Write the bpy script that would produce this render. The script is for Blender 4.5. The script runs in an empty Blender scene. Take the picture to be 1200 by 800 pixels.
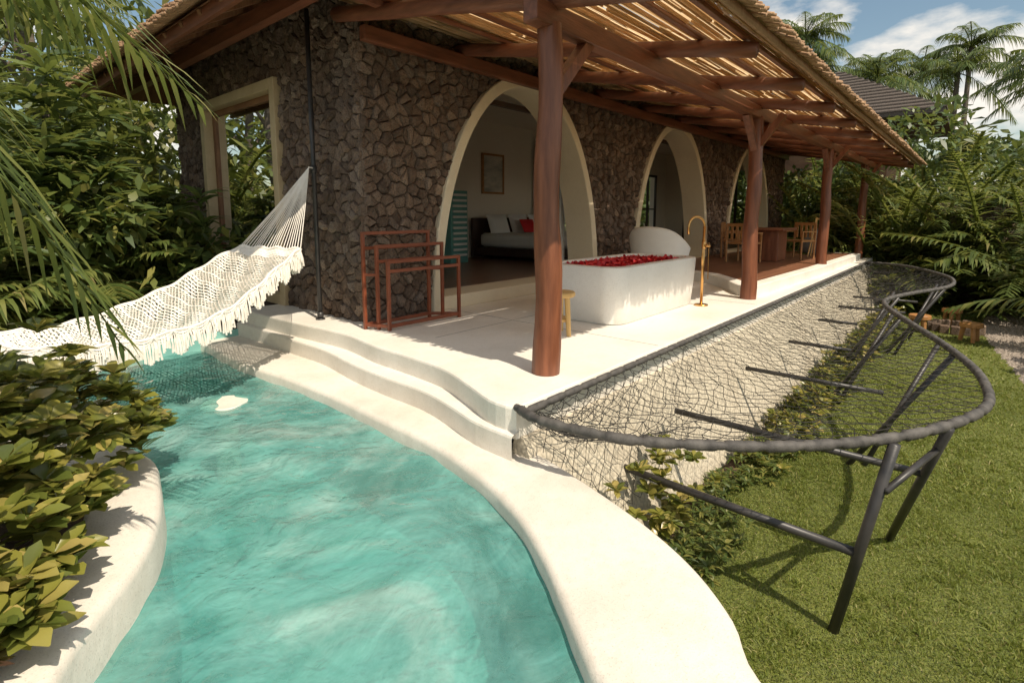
import bpy, math, random
import numpy as np
from mathutils import Vector
random.seed(7); rng=np.random.default_rng(7)
R=random.random
def U(a,b): return a+(b-a)*random.random()
sc=bpy.context.scene
# ---------------------------------------------------------------- helpers
def empty(name,loc=(0,0,0)):
    e=bpy.data.objects.new(name,None); e.location=(0,0,0); e.empty_display_size=.2
    sc.collection.objects.link(e); return e
def mkobj(name,verts,faces,mat,parent=None,smooth=False):
    me=bpy.data.meshes.new(name)
    me.from_pydata([tuple(v) for v in verts],[],[tuple(f) for f in faces])
    me.update()
    if smooth: me.polygons.foreach_set('use_smooth',[True]*len(me.polygons))
    me.materials.append(mat)
    o=bpy.data.objects.new(name,me); sc.collection.objects.link(o)
    if parent: o.parent=parent
    return o
class G:
    def __init__(s): s.v=[]; s.f=[]
    def add(s,v,f):
        o=len(s.v); s.v+=[tuple(x) for x in v]; s.f+=[tuple(i+o for i in q) for q in f]; return s
    def box(s,a,b,jit=0):
        (x0,y0,z0),(x1,y1,z1)=a,b
        return s.add([(x0,y0,z0),(x1,y0,z0),(x1,y1,z0),(x0,y1,z0),(x0,y0,z1),(x1,y0,z1),(x1,y1,z1),(x0,y1,z1)],
          [(3,2,1,0),(4,5,6,7),(0,1,5,4),(1,2,6,5),(2,3,7,6),(3,0,4,7)])
    def beam(s,p,q,w,h):
        p=Vector(p);q=Vector(q);d=(q-p).normalized()
        up=Vector((0,0,1)) if abs(d.z)<.95 else Vector((1,0,0))
        a=d.cross(up).normalized()*w/2; b=a.cross(d).normalized()*h/2
        v=[p-a-b,p+a-b,p+a+b,p-a+b,q-a-b,q+a-b,q+a+b,q-a+b]
        return s.add(v,[(3,2,1,0),(4,5,6,7),(0,1,5,4),(1,2,6,5),(2,3,7,6),(3,0,4,7)])
    def tube(s,pts,rad,n=8,caps=True,closed=False):
        pts=[Vector(p) for p in pts]; N=len(pts)
        if not hasattr(rad,'__len__'): rad=[rad]*N
        v=[];ref=None
        for i,p in enumerate(pts):
            t=(pts[min(i+1,N-1)]-pts[max(i-1,0)])
            if t.length<1e-9: t=Vector((0,0,1))
            t.normalize()
            if ref is None:
                ref=Vector((0,0,1)) if abs(t.z)<.9 else Vector((1,0,0))
            a=ref-t*ref.dot(t)
            if a.length<1e-6: a=t.orthogonal()
            a.normalize(); ref=a; b=t.cross(a)
            for k in range(n):
                an=2*math.pi*k/n; v.append(p+(a*math.cos(an)+b*math.sin(an))*rad[i])
        f=[]
        for i in range(N-1):
            for k in range(n):
                k2=(k+1)%n; f.append((i*n+k,i*n+k2,(i+1)*n+k2,(i+1)*n+k))
        if caps: f.append(tuple(range(n-1,-1,-1))); f.append(tuple(range((N-1)*n,N*n)))
        return s.add(v,f)
    def loft(s,lines,closed=False,capend=False):
        n=len(lines[0]); v=[p for l in lines for p in l]; f=[]
        for i in range(len(lines)-1):
            for k in range(n if closed else n-1):
                k2=(k+1)%n; f.append((i*n+k,i*n+k2,(i+1)*n+k2,(i+1)*n+k))
        if capend: f.append(tuple(range((len(lines)-1)*n,len(lines)*n)))
        return s.add(v,f)
    def obj(s,name,mat,parent=None,smooth=False,bevel=0,auto=False):
        o=mkobj(name,s.v,s.f,mat,parent,smooth)
        if bevel:
            m=o.modifiers.new('b','BEVEL'); m.width=bevel; m.segments=2; m.limit_method='ANGLE'
        return o
def cat(pts,n):
    P=[np.array(p,float) for p in pts]; P=[2*P[0]-P[1]]+P+[2*P[-1]-P[-2]]
    out=[]
    for i in range(1,len(P)-2):
        for t in np.linspace(0,1,24,endpoint=False):
            a,b,c,d=P[i-1],P[i],P[i+1],P[i+2]
            out.append(.5*((2*b)+(-a+c)*t+(2*a-5*b+4*c-d)*t*t+(-a+3*b-3*c+d)*t**3))
    out.append(P[-2]); out=np.array(out)
    L=np.r_[0,np.cumsum(np.linalg.norm(np.diff(out,axis=0),axis=1))]
    s=np.linspace(0,L[-1],n)
    return np.stack([np.interp(s,L,out[:,k]) for k in range(out.shape[1])],1)
def offs(l,d):
    t=np.gradient(l[:,:2],axis=0); t/=np.linalg.norm(t,axis=1)[:,None]+1e-9
    return l[:,:2]+np.stack([t[:,1],-t[:,0]],1)*d
def wz(l,z): return [(p[0],p[1],z) for p in l]
# ---------------------------------------------------------------- materials
class M:
    def __init__(s,name):
        s.m=bpy.data.materials.new(name); s.m.use_nodes=True; s.t=s.m.node_tree; s.n=s.t.nodes
        s.b=s.n['Principled BSDF']; s.out=s.n['Material Output']
        s.tc=s.n.new('ShaderNodeTexCoord').outputs['Object']
    def new(s,t,**k):
        x=s.n.new(t)
        for a,b in k.items(): setattr(x,a,b)
        return x
    def link(s,a,b): s.t.links.new(a,b)
    def mapping(s,scale=(1,1,1)):
        m=s.new('ShaderNodeMapping'); m.inputs['Scale'].default_value=scale; s.link(s.tc,m.inputs[0]); return m.outputs[0]
    def noise(s,scale,detail=4,vec=None,rough=.55,dist=0):
        x=s.new('ShaderNodeTexNoise'); x.inputs['Scale'].default_value=scale; x.inputs['Detail'].default_value=detail
        x.inputs['Roughness'].default_value=rough; x.inputs['Distortion'].default_value=dist
        s.link(vec or s.tc,x.inputs['Vector']); return x.outputs['Fac']
    def ramp(s,fac,stops):
        r=s.new('ShaderNodeValToRGB'); e=r.color_ramp.elements
        while len(e)<len(stops): e.new(.5)
        for i,(p,c) in enumerate(stops):
            e[i].position=p; e[i].color=(*c,1) if len(c)==3 else c
        s.link(fac,r.inputs[0]); return r.outputs[0]
    def mix(s,f,a,b,mode='MIX'):
        x=s.new('ShaderNodeMix',data_type='RGBA',blend_type=mode)
        for i,v in ((0,f),(6,a),(7,b)):
            if hasattr(v,'links'): s.link(v,x.inputs[i])
            elif i==0: x.inputs[0].default_value=v
            else: x.inputs[i].default_value=(*v,1)
        return x.outputs[2]
    def math(s,op,a,b=0):
        x=s.new('ShaderNodeMath',operation=op)
        for i,v in ((0,a),(1,b)):
            if hasattr(v,'links'): s.link(v,x.inputs[i])
            else: x.inputs[i].default_value=v
        return x.outputs[0]
    def color(s,c):
        if hasattr(c,'links'): s.link(c,s.b.inputs['Base Color'])
        else: s.b.inputs['Base Color'].default_value=(*c,1)
        return s
    def rough(s,r):
        if hasattr(r,'links'): s.link(r,s.b.inputs['Roughness'])
        else: s.b.inputs['Roughness'].default_value=r
        return s
    def bump(s,h,strength=.3,dist=.01):
        x=s.new('ShaderNodeBump'); x.inputs['Strength'].default_value=strength; x.inputs['Distance'].default_value=dist
        s.link(h,x.inputs['Height']); s.link(x.outputs[0],s.b.inputs['Normal']); return s
    def island(s): return s.new('ShaderNodeNewGeometry').outputs['Random Per Island']
def simple(name,c1,c2,scale=4,rough=.6,bump=.2,bd=.005,bscale=None,stretch=(1,1,1),detail=5,metal=0):
    m=M(name); v=m.mapping(stretch); n=m.noise(scale,detail,v)
    m.color(m.ramp(n,[(.3,c1),(.7,c2)])).rough(rough)
    m.b.inputs['Metallic'].default_value=metal
    if bump: m.bump(m.noise(bscale or scale*4,6,v),bump,bd)
    return m.m
def plaster(name,base,dirt,rough=.75,pebble=0):
    m=M(name); a=m.noise(1.3,6,rough=.65); b=m.noise(22,4); c=m.noise(120,2)
    col=m.mix(m.ramp(a,[(.45,(0,0,0)),(.75,(.7,.7,.7))]),base,dirt)
    col=m.mix(m.ramp(b,[(.5,(0,0,0)),(.75,(.32,.32,.32))]),col,dirt)
    col=m.mix(m.ramp(c,[(.58,(0,0,0)),(.72,(.38,.38,.38))]),col,tuple(x*.5 for x in dirt))
    h=m.math('ADD',m.noise(9,5),m.math('MULTIPLY',c,.3))
    if pebble:
        vo=m.new('ShaderNodeTexVoronoi'); vo.inputs['Scale'].default_value=pebble; m.link(m.tc,vo.inputs['Vector'])
        col=m.mix(m.ramp(vo.outputs['Distance'],[(.35,(0,0,0)),(.7,(.5,.5,.5))]),col,tuple(x*.55 for x in dirt)); h=m.math('SUBTRACT',h,vo.outputs['Distance'])
    m.color(col).rough(rough).bump(h,.35,.012)
    return m.m
MT={}
MT['concrete']=plaster('white_concrete',(.82,.775,.70),(.64,.58,.49),.55)
MT['poolstone']=plaster('pool_terrazzo',(.76,.71,.63),(.54,.475,.39),.65)
MT['cream']=plaster('cream_plaster',(.76,.67,.50),(.66,.56,.41))
MT['wallcream']=plaster('retaining_wall_pebble_dash',(.66,.59,.46),(.48,.41,.31),.8,34)
MT['interior']=plaster('interior_plaster',(.88,.80,.68),(.82,.74,.62))
MT['tub']=plaster('tub_terrazzo',(.86,.84,.79),(.74,.71,.65),.45)
MT['redwood']=simple('red_brown_timber',(.13,.042,.02),(.27,.095,.045),3,.38,.5,.006,18,(6,6,.7))
MT['redwoodX']=simple('red_brown_timber_beam',(.13,.045,.024),(.26,.095,.05),3,.42,.5,.006,18,(.7,6,6))
MT['redwoodY']=simple('red_brown_timber_rafter',(.13,.046,.026),(.26,.097,.052),3,.45,.5,.006,18,(6,.7,6))
MT['rack']=simple('mahogany',(.17,.045,.02),(.26,.07,.03),5,.35,.2,.003,30)
MT['teak']=simple('teak',(.33,.15,.05),(.48,.24,.09),6,.45,.2,.003,30,(1,1,4))
MT['yellowwood']=simple('light_wood',(.55,.33,.11),(.68,.45,.18),6,.5,.2,.003,30,(3,3,1))
MT['darkwood']=simple('dark_wood',(.035,.018,.012),(.07,.035,.022),6,.4,.2,.003,30)
MT['soffit']=simple('soffit_timber',(.17,.075,.038),(.32,.16,.08),3,.6,.4,.006,14,(8,.6,1))
MT['brass']=simple('brass',(.62,.34,.12),(.70,.42,.16),5,.28,0,metal=1)
MT['iron']=simple('black_pipe',(.022,.022,.023),(.055,.05,.048),7,.42,.3,.002,60)
MT['rope']=simple('rope_wrap',(.04,.037,.035),(.12,.11,.10),12,.7,.6,.004,90)
MT['net']=simple('black_net_cord',(.02,.019,.018),(.05,.045,.04),9,.75,0)
MT['cotton']=simple('cotton_cord',(.78,.73,.65),(.86,.82,.75),20,.9,.4,.003,120)
MT['white']=simple('white_fabric',(.78,.765,.73),(.84,.825,.79),3,.85,.2,.01,5)
MT['petal']=simple('red_petals',(.45,.008,.012),(.68,.02,.03),30,.5,0)
MT['soil']=simple('soil',(.045,.028,.018),(.10,.065,.04),5,.95,.8,.03,20)
MT['trunk']=simple('palm_trunk',(.11,.09,.07),(.22,.18,.14),4,.9,.8,.03,14,(1,1,5))
MT['teal']=simple('teal_lacquer',(.10,.30,.28),(.16,.40,.37),5,.4,0)
MT['grey']=simple('grey_canvas',(.12,.12,.12),(.2,.2,.19),5,.85,.2,.01,10)
MT['gravel']=simple('gravel',(.22,.18,.15),(.5,.43,.36),38,.9,1,.03,40,detail=2)
MT['shingle']=simple('grey_shingle',(.07,.056,.048),(.17,.14,.12),6,.9,.8,.03,12,(1,6,6))
MT['dark_int']=simple('interior_floor',(.13,.068,.045),(.25,.135,.085),3,.3,.2,.003,14,(.6,7,1))
def boards(name,c1,c2,w):
    m=M(name); br=m.new('ShaderNodeTexBrick'); br.inputs['Scale'].default_value=1
    br.inputs['Brick Width'].default_value=2.2; br.inputs['Row Height'].default_value=w; br.inputs['Mortar Size'].default_value=.006
    br.inputs['Color1'].default_value=(*c1,1); br.inputs['Color2'].default_value=(*c2,1); br.inputs['Mortar'].default_value=(.02,.01,.008,1)
    m.link(m.tc,br.inputs['Vector']); n=m.noise(5,5,m.mapping((1,12,1)))
    m.color(m.mix(m.math('MULTIPLY',n,.7),br.outputs['Color'],tuple(x*.45 for x in c1))).rough(.4); m.bump(br.outputs['Fac'],-.4,.006); return m.m
MT['deckboards']=boards('deck_boards',(.24,.10,.055),(.33,.15,.08),.12)
def stone():
    m=M('lava_stone'); i=m.island()
    c=m.ramp(i,[(0,(.052,.034,.025)),(.22,(.11,.070,.048)),(.45,(.18,.117,.080)),(.62,(.14,.108,.088)),(.8,(.25,.165,.112)),(.92,(.23,.185,.155)),(1,(.39,.285,.205))])
    n=m.noise(14,6,rough=.7); c=m.mix(m.ramp(n,[(.35,(0,0,0)),(.7,(.55,.55,.55))]),c,(.30,.212,.15))
    c=m.mix(m.ramp(m.noise(.9,4),[(.4,(0,0,0)),(.7,(.4,.4,.4))]),c,(.08,.05,.036))
    n2=m.noise(60,3); c=m.mix(m.ramp(n2,[(.35,(.7,.7,.7)),(.5,(0,0,0))]),c,(.055,.038,.03))
    m.color(c).rough(.85).bump(m.math('ADD',n,n2),.9,.02); return m.m
MT['stone']=stone()
MT['mortar']=simple('wall_mortar',(.04,.026,.02),(.10,.066,.05),12,.95,.6,.01,40)
def leafmat(name,stops,trans=.3,rough=.45):
    m=M(name); c=m.ramp(m.island(),stops); c=m.mix(m.math('MULTIPLY',m.noise(1.2,3),.4),c,tuple(x*.45 for x in stops[0][1]))
    m.color(c).rough(rough); m.b.inputs['Specular IOR Level'].default_value=.5
    t=m.new('ShaderNodeBsdfTranslucent'); m.link(m.mix(.5,c,(.34,.37,.07)),t.inputs[0])
    x=m.new('ShaderNodeMixShader'); x.inputs[0].default_value=trans
    m.link(m.b.outputs[0],x.inputs[1]); m.link(t.outputs[0],x.inputs[2]); m.link(x.outputs[0],m.out.inputs[0]); return m.m
MT['leafdark']=leafmat('tropical_leaf',[(0,(.05,.085,.028)),(.5,(.105,.165,.045)),(.85,(.175,.24,.065)),(1,(.29,.30,.095))],.35)
MT['leafpalm']=leafmat('palm_leaf',[(0,(.075,.115,.028)),(.5,(.145,.195,.048)),(.9,(.27,.28,.075)),(1,(.38,.31,.13))],.4)
MT['leafyellow']=leafmat('croton_leaf',[(0,(.09,.12,.025)),(.35,(.18,.20,.04)),(.7,(.34,.31,.06)),(1,(.54,.42,.14))],.28,.28)
MT['leafshrub']=leafmat('hedge_leaf',[(0,(.055,.095,.024)),(.6,(.14,.185,.042)),(1,(.33,.30,.08))],.35)
MT['leafred']=leafmat('purple_ground_cover',[(0,(.05,.02,.02)),(.5,(.10,.035,.03)),(1,(.12,.10,.03))],.2)
MT['grassblade']=leafmat('grass_blades',[(0,(.13,.18,.026)),(.5,(.22,.265,.042)),(.86,(.31,.335,.07)),(1,(.45,.38,.16))],.38,.6)
def lawn():
    m=M('lawn'); a=m.noise(.8,5); b=m.noise(30,4); c=m.ramp(a,[(.3,(.12,.155,.026)),(.7,(.20,.23,.045))])
    c=m.mix(m.ramp(b,[(.4,(0,0,0)),(.7,(.8,.8,.8))]),c,(.26,.275,.06)); c=m.mix(m.ramp(m.noise(90,3),[(.35,(.8,.8,.8)),(.55,(0,0,0))]),c,(.04,.055,.012))
    m.color(c).rough(.95).bump(m.noise(70,4),1,.04); return m.m
MT['lawn']=lawn()
def straw(name,c1,c2,trans,stretch):
    m=M(name); c=m.ramp(m.noise(4,5,m.mapping(stretch)),[(.3,c1),(.7,c2)]); c=m.mix(m.math('MULTIPLY',m.island(),.5),c,tuple(x*.4 for x in c1))
    m.color(c).rough(.7).bump(m.noise(20,4,m.mapping(stretch)),.6,.01)
    t=m.new('ShaderNodeBsdfTranslucent'); m.link(c,t.inputs[0]); x=m.new('ShaderNodeMixShader'); x.inputs[0].default_value=trans
    m.link(m.b.outputs[0],x.inputs[1]); m.link(t.outputs[0],x.inputs[2]); m.link(x.outputs[0],m.out.inputs[0]); return m.m
MT['bamboo']=straw('split_bamboo',(.66,.43,.22),(.90,.68,.42),.55,(1,8,8))
MT['bambootop']=straw('thin_thatch_sheet',(.88,.62,.34),(.97,.80,.54),.6,(1,8,8))
MT['thatch']=straw('thatch',(.36,.20,.105),(.55,.35,.19),.0,(9,9,2))
def glass():
    m=M('window_glass'); t=m.new('ShaderNodeBsdfTransparent'); t.inputs[0].default_value=(.45,.47,.45,1)
    g=m.new('ShaderNodeBsdfGlossy'); g.inputs['Roughness'].default_value=.015; g.inputs[0].default_value=(.9,.9,.9,1)
    fr=m.new('ShaderNodeFresnel'); fr.inputs[0].default_value=2.2
    x=m.new('ShaderNodeMixShader'); m.link(fr.outputs[0],x.inputs[0]); m.link(t.outputs[0],x.inputs[1]); m.link(g.outputs[0],x.inputs[2]); m.link(x.outputs[0],m.out.inputs[0]); return m.m
MT['glass']=glass()
def water():
    m=M('pool_water'); v=m.mapping((1,1,1))
    n1=m.noise(3.0,2,v,.45,1.6); n2=m.noise(9,3,v,.5,1.4); n3=m.noise(26,2,v,.5,.8)
    h=m.math('ADD',m.math('ADD',n1,m.math('MULTIPLY',n2,.34)),m.math('MULTIPLY',n3,.05))
    bp=m.new('ShaderNodeBump'); bp.inputs['Strength'].default_value=.6; bp.inputs['Distance'].default_value=.085; m.link(h,bp.inputs['Height'])
    t=m.new('ShaderNodeBsdfTransparent'); t.inputs[0].default_value=(.55,.85,.81,1)
    g=m.new('ShaderNodeBsdfGlossy'); g.inputs['Roughness'].default_value=.07; m.link(bp.outputs[0],g.inputs['Normal'])
    fr=m.new('ShaderNodeFresnel'); fr.inputs[0].default_value=1.40; m.link(bp.outputs[0],fr.inputs['Normal'])
    bp2=m.new('ShaderNodeBump'); bp2.inputs['Strength'].default_value=.28; bp2.inputs['Distance'].default_value=.07; m.link(h,bp2.inputs['Height'])
    d=m.new('ShaderNodeBsdfDiffuse'); m.link(bp2.outputs[0],d.inputs['Normal'])
    big=m.noise(.75,6,v,.62,1.6)
    m.link(m.ramp(big,[(.33,(.13,.39,.36)),(.53,(.24,.52,.475)),(.72,(.52,.71,.66))]),d.inputs[0])
    x0=m.new('ShaderNodeMixShader')
    foam=m.ramp(m.noise(1.3,6,v,.66,1.8),[(.38,(.34,.34,.34)),(.66,(.72,.72,.72))]); m.link(foam,x0.inputs[0])
    m.link(t.outputs[0],x0.inputs[1]); m.link(d.outputs[0],x0.inputs[2])
    x=m.new('ShaderNodeMixShader'); m.link(fr.outputs[0],x.inputs[0]); m.link(x0.outputs[0],x.inputs[1]); m.link(g.outputs[0],x.inputs[2]); m.link(x.outputs[0],m.out.inputs[0]); return m.m
MT['water']=water()
MT['poolfloor']=simple('pool_floor',(.17,.43,.40),(.28,.55,.50),2.2,.6,.2,.01)
# ---------------------------------------------------------------- leaves
def nrm(a): return a/(np.linalg.norm(a,axis=-1,keepdims=True)+1e-9)
class Leaves:
    def __init__(s): s.v=[]; s.q=[]; s.n=0
    def blades(s,P,D,L,W,droop=.3,segs=3,prof=None,roll=.3,fold=0):
        P=np.asarray(P,float); N=len(P); D=nrm(np.asarray(D,float)); L=np.broadcast_to(L,(N,)); W=np.broadcast_to(W,(N,)); droop=np.broadcast_to(droop,(N,))
        t=np.linspace(0,1,segs+1)
        if prof is None: prof=np.sin(np.pi*(t*.93+.05)**.8)
        prof=np.asarray(prof)
        up=nrm(np.array([0,0,1.])+rng.normal(0,roll,(N,3)))
        side=nrm(np.cross(D,up)); nor=np.cross(side,D)
        pts=P[:,None]+D[:,None]*(L[:,None]*t)[...,None]
        pts[...,2]-=droop[:,None]*L[:,None]*t**2
        w=(W[:,None]*prof)[...,None]
        if fold:
            a=pts-side[:,None]*w+nor[:,None]*w*fold; b=pts; c=pts+side[:,None]*w+nor[:,None]*w*fold
            V=np.stack([a,b,c],2); k=3
        else:
            V=np.stack([pts-side[:,None]*w,pts+side[:,None]*w],2); k=2
        base=s.n+np.arange(N)[:,None]*(segs+1)*k
        q=[]
        for i in range(segs):
            for j in range(k-1):
                q.append(np.stack([base+i*k+j,base+i*k+j+1,base+(i+1)*k+j+1,base+(i+1)*k+j],-1)[:,0])
        s.v.append(V.reshape(-1,3)); s.q.append(np.concatenate(q)); s.n+=N*(segs+1)*k
    def mass(s,centers,radii,count,L,W,seed_shell=.6,**k):
        for c,r in zip(centers,radii):
            d=nrm(rng.normal(0,1,(count,3))); rr=rng.uniform(seed_shell,1.05,(count,1))
            P=np.array(c)+d*rr*np.array(r); D=nrm(d*.7+rng.normal(0,.7,(count,3))+[0,0,.1])
            s.blades(P,D,rng.uniform(L*.6,L*1.3,count),rng.uniform(W*.7,W*1.2,count),**k)
    def whorls(s,C,n,L,W,tilt=.25,**k):
        C=np.asarray(C); ax=nrm(np.array([0,0,1.])+rng.normal(0,tilt,(len(C),3)))
        for i in range(n):
            a=2*np.pi*i/n*2.4+rng.uniform(0,.5,len(C)); e=rng.uniform(.15,1.1,len(C))
            r=np.stack([np.cos(a),np.sin(a),np.zeros(len(C))],1)
            D=nrm(r+ax*e[:,None]); s.blades(C+ax*(i/n*.08*L/.3),D,rng.uniform(L*.7,L*1.2,len(C)),W*rng.uniform(.8,1.2,len(C)),**k)
    def frond(s,base,dirv,length,droop,n=32,ll=.35,lw=.018,rw=.014,vshape=.25,ld=.35):
        base=np.array(base,float); d=nrm(np.array(dirv,float)); t=np.linspace(0,1,10)
        pts=base+d*length*t[:,None]; pts[:,2]-=droop*length*t**2
        tan=nrm(np.gradient(pts,axis=0)); u=np.linspace(.14,.99,n)
        P=np.stack([np.interp(u,t,pts[:,k]) for k in range(3)],1); T=nrm(np.stack([np.interp(u,t,tan[:,k]) for k in range(3)],1))
        S=nrm(np.cross(T,[0,0,1.])); Nn=np.cross(S,T)
        lens=ll*np.sin(np.pi*(u*.85+.12))**.6
        for sg in (-1,1):
            D=nrm(T*(.45+.5*u[:,None])+S*sg+Nn*vshape+rng.normal(0,.07,(n,3)))
            s.blades(P,D,lens*rng.uniform(.85,1.1,n),lw,droop=ld*rng.uniform(.6,1.4,n),segs=3,roll=.12,prof=[.5,1,.75,.05])
        seg=nrm(np.diff(pts,axis=0)); le=np.linalg.norm(np.diff(pts,axis=0),axis=1)
        for rl in (0,1.5):
            s.blades(pts[:-1],seg,le*1.03,rw,droop=0,segs=1,prof=[1,.9],roll=.05+rl)
    def obj(s,name,mat,parent=None):
        V=np.concatenate(s.v).astype(np.float32); Q=np.concatenate(s.q).astype(np.int32)
        me=bpy.data.meshes.new(name); me.vertices.add(len(V)); me.vertices.foreach_set('co',V.ravel())
        me.loops.add(Q.size); me.loops.foreach_set('vertex_index',Q.ravel()); me.polygons.add(len(Q))
        me.polygons.foreach_set('loop_start',np.arange(0,Q.size,4,dtype=np.int32)); me.polygons.foreach_set('loop_total',np.full(len(Q),4,np.int32))
        me.polygons.foreach_set('use_smooth',np.ones(len(Q),bool))
        me.update(calc_edges=True); me.materials.append(mat)
        o=bpy.data.objects.new(name,me); sc.collection.objects.link(o)
        if parent: o.parent=parent
        return o
# ---------------------------------------------------------------- ground
g=G(); g.add([(-150,-150,-1.3),(200,-150,-1.3),(200,200,-1.3),(-150,200,-1.3)],[(0,1,2,3)]); g.obj('ground',MT['soil'])
lz=-1.294
g=G(); g.add([(1.2,-9,lz),(6,-9,lz),(21,-9,lz),(21,1.6,lz),(3.2,1.6,lz),(1.6,.5,lz)],[(0,1,2,3,4,5)]); g.obj('lawn',MT['lawn'])
def grass(n,x0,x1,y0,y1,h,w):
    x=rng.uniform(x0,x1,n); y=rng.uniform(y0,y1,n)
    k=(y>-9)&~((y<-.55+.25*np.sin(x*.5))&(y>-1.25+.25*np.sin(x*.5))&(x>6.3))
    x=x[k];y=y[k];n=len(x)
    P=np.stack([x,y,np.full(n,lz-.004)],1); D=rng.normal(0,.6,(n,3)); D[:,2]=1
    cl=.7+.8*(np.sin(x*5+2*np.sin(y*3))*np.sin(y*6+np.sin(x*4))>0)*rng.uniform(0,1,n)
    return P,D,rng.uniform(h*.5,h*1.3,n)*cl,w
gl=Leaves()
for a in [(110000,2.2,6.2,-2.2,1.5,.045,.0036),(55000,6.2,10.5,-2.6,1.4,.05,.006),(25000,10.5,20,-3,1.6,.055,.011)]:
    P,D,L,W=grass(*a); gl.blades(P,D,L,W,droop=.35,segs=2,prof=[1,.75,.05],roll=1)
tc_=rng.uniform([2.6,-2,0],[8,1.3,0],(170,3)); P=np.repeat(tc_,22,axis=0)+rng.normal(0,.025,(170*22,3))*[1,1,0]; P[:,2]=lz
D=rng.normal(0,.5,P.shape); D[:,2]=1; gl.blades(P,D,rng.uniform(.06,.12,len(P)),.004,droop=.5,segs=3,prof=[1,.8,.5,.05],roll=1)
gl.obj('lawn_grass',MT['grassblade'])
xs=np.linspace(6.3,20,60); c=.25*np.sin(xs*.5)
g=G(); g.loft([[(x,-1.2+q,lz+.006) for x,q in zip(xs,c)],[(x,-.6+q,lz+.006) for x,q in zip(xs,c)]]); g.obj('gravel_path',MT['gravel'])
g=G()
for i in range(2600):
    x=U(6.3,18); q=.25*math.sin(x*.5); y=U(-1.25,-.55)+q; r=U(.012,.035)
    g.add([(x-r,y-r*U(.5,1),lz),(x+r,y-r,lz),(x+r*U(.6,1),y+r,lz),(x-r,y+r,lz),(x,y,lz+r*1.5)],[(0,1,4),(1,2,4),(2,3,4),(3,0,4)])
g.obj('pebbles',MT['gravel'])
# ---------------------------------------------------------------- pool
NP=140
C=cat([(2.32,7.25),(2.27,5.82),(2.33,5.07),(2.35,4.21),(2.32,3.45),(2.29,2.79),(2.19,2.23),(2.04,1.78),(1.85,1.44),(1.66,1.18),(1.51,.98),(1.40,.80),(1.25,.3),(1.05,-.6),(.9,-1.8)],NP)
O=cat([(2.95,7.25),(2.92,6.62),(2.92,5.74),(2.95,5.09),(2.85,4.37),(2.78,3.81),(2.78,3.29),(2.72,2.85),(2.70,2.43),(2.65,2.01),(2.52,1.54),(2.38,1.14),(2.22,.83),(2.02,.59),(1.80,.42),(1.62,0),(1.45,-.7),(1.3,-1.8)],NP)
L_=cat([(1.9,7.3),(1.1,7.0),(.55,6.2),(.45,5.3),(.75,4.4),(.88,3.74),(.83,3.4),(.75,3.08),(.63,2.77),(.5,2.56),(.36,2.39),(.23,2.21),(.1,1.9),(-.1,1.2),(-.4,0),(-.5,-1.8)],NP)
pool=empty('swimming_pool')
g=G(); g.loft([wz(C,-.50),wz(C,-.385),wz(offs(C,-.012),-.355),wz(offs(C,-.04),-.342),wz(offs(O,.03),-.34),wz(offs(O,.008),-.352),wz(O,-.38),wz(offs(O,.03),-1.31)])
o=g.obj('coping',MT['poolstone'],pool,True)
Lo=np.array(offs(L_,.34))
g=G(); g.loft([wz(Lo,-.6),wz(offs(L_,.33),-.27),wz(offs(L_,.30),-.245),wz(offs(L_,.04),-.24),wz(offs(L_,.01),-.255),wz(L_,-.29),wz(offs(L_,-.01),-.50)])
g.obj('planter_wall',MT['poolstone'],pool,True)
g=G(); NT=30
gr=[[(L_[i][0]*(1-t)+C[i][0]*t, L_[i][1]*(1-t)+C[i][1]*t,-1.2) for i in range(NP)] for t in np.linspace(0,1,NT)]
g.loft(gr); g.add([(-1,-1.79,-1.25),(1.5,-1.79,-1.25),(1.5,-1.79,-.3),(-1,-1.79,-.3)],[(0,1,2,3)]); g.add([(1.7,7.22,-1.25),(3,7.22,-1.25),(3,7.22,-.25),(1.7,7.22,-.25)],[(0,1,2,3)])
g.loft([wz(C,-1.25),wz(C,-.5)]); g.loft([wz(offs(L_,-.03),-1.25),wz(offs(L_,-.01),-.5)])
g.obj('pool_floor',MT['poolfloor'],pool)
g=G(); gr=[[(L_[i][0]*(1-t)+C[i][0]*t, L_[i][1]*(1-t)+C[i][1]*t,-.45) for i in range(NP)] for t in np.linspace(-.02,1.01,110)]
def wv(x,y):
    d=math.hypot(x-1.2,y-5.3); r=.006*math.sin(7*x+3*math.sin(2.1*y))+.005*math.sin(9*y+2.5*math.sin(3*x))+.004*math.sin(17*x+11*y+2*math.sin(5*y))
    return r+ .018*math.exp(-d)*math.sin(14*d+2*math.sin(4*x)) 
g.loft([[(x,y,z+wv(x,y)) for x,y,z in l] for l in gr]); g.obj('water',MT['water'],pool,True)
g=G(); ring=[(1.78+.2*math.cos(a),5.03+.2*math.sin(a)) for a in np.linspace(0,2*math.pi,32,endpoint=False)]
sm=lambda k,z:[(1.78+(x-1.78)*k,5.03+(y-5.03)*k,z) for x,y in ring]
g.loft([sm(.5,-1.2),sm(.5,-.52),sm(1,-.50),sm(1,-.462),sm(.93,-.452)],True,True); g.obj('stepping_stone',MT['poolstone'],pool)
Lb=[tuple(p) for p in offs(L_,.3)]
g=G(); poly=[(p[0],p[1],-.27) for p in Lb[::4]]+[(-.9,-3,-.27),(-40,-3,-.27),(-40,60,-.27),(3.46,60,-.27),(3.46,7.24,-.27)]
g.add(poly,[tuple(range(len(poly)))]); g.obj('garden_bed',MT['soil'])
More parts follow.
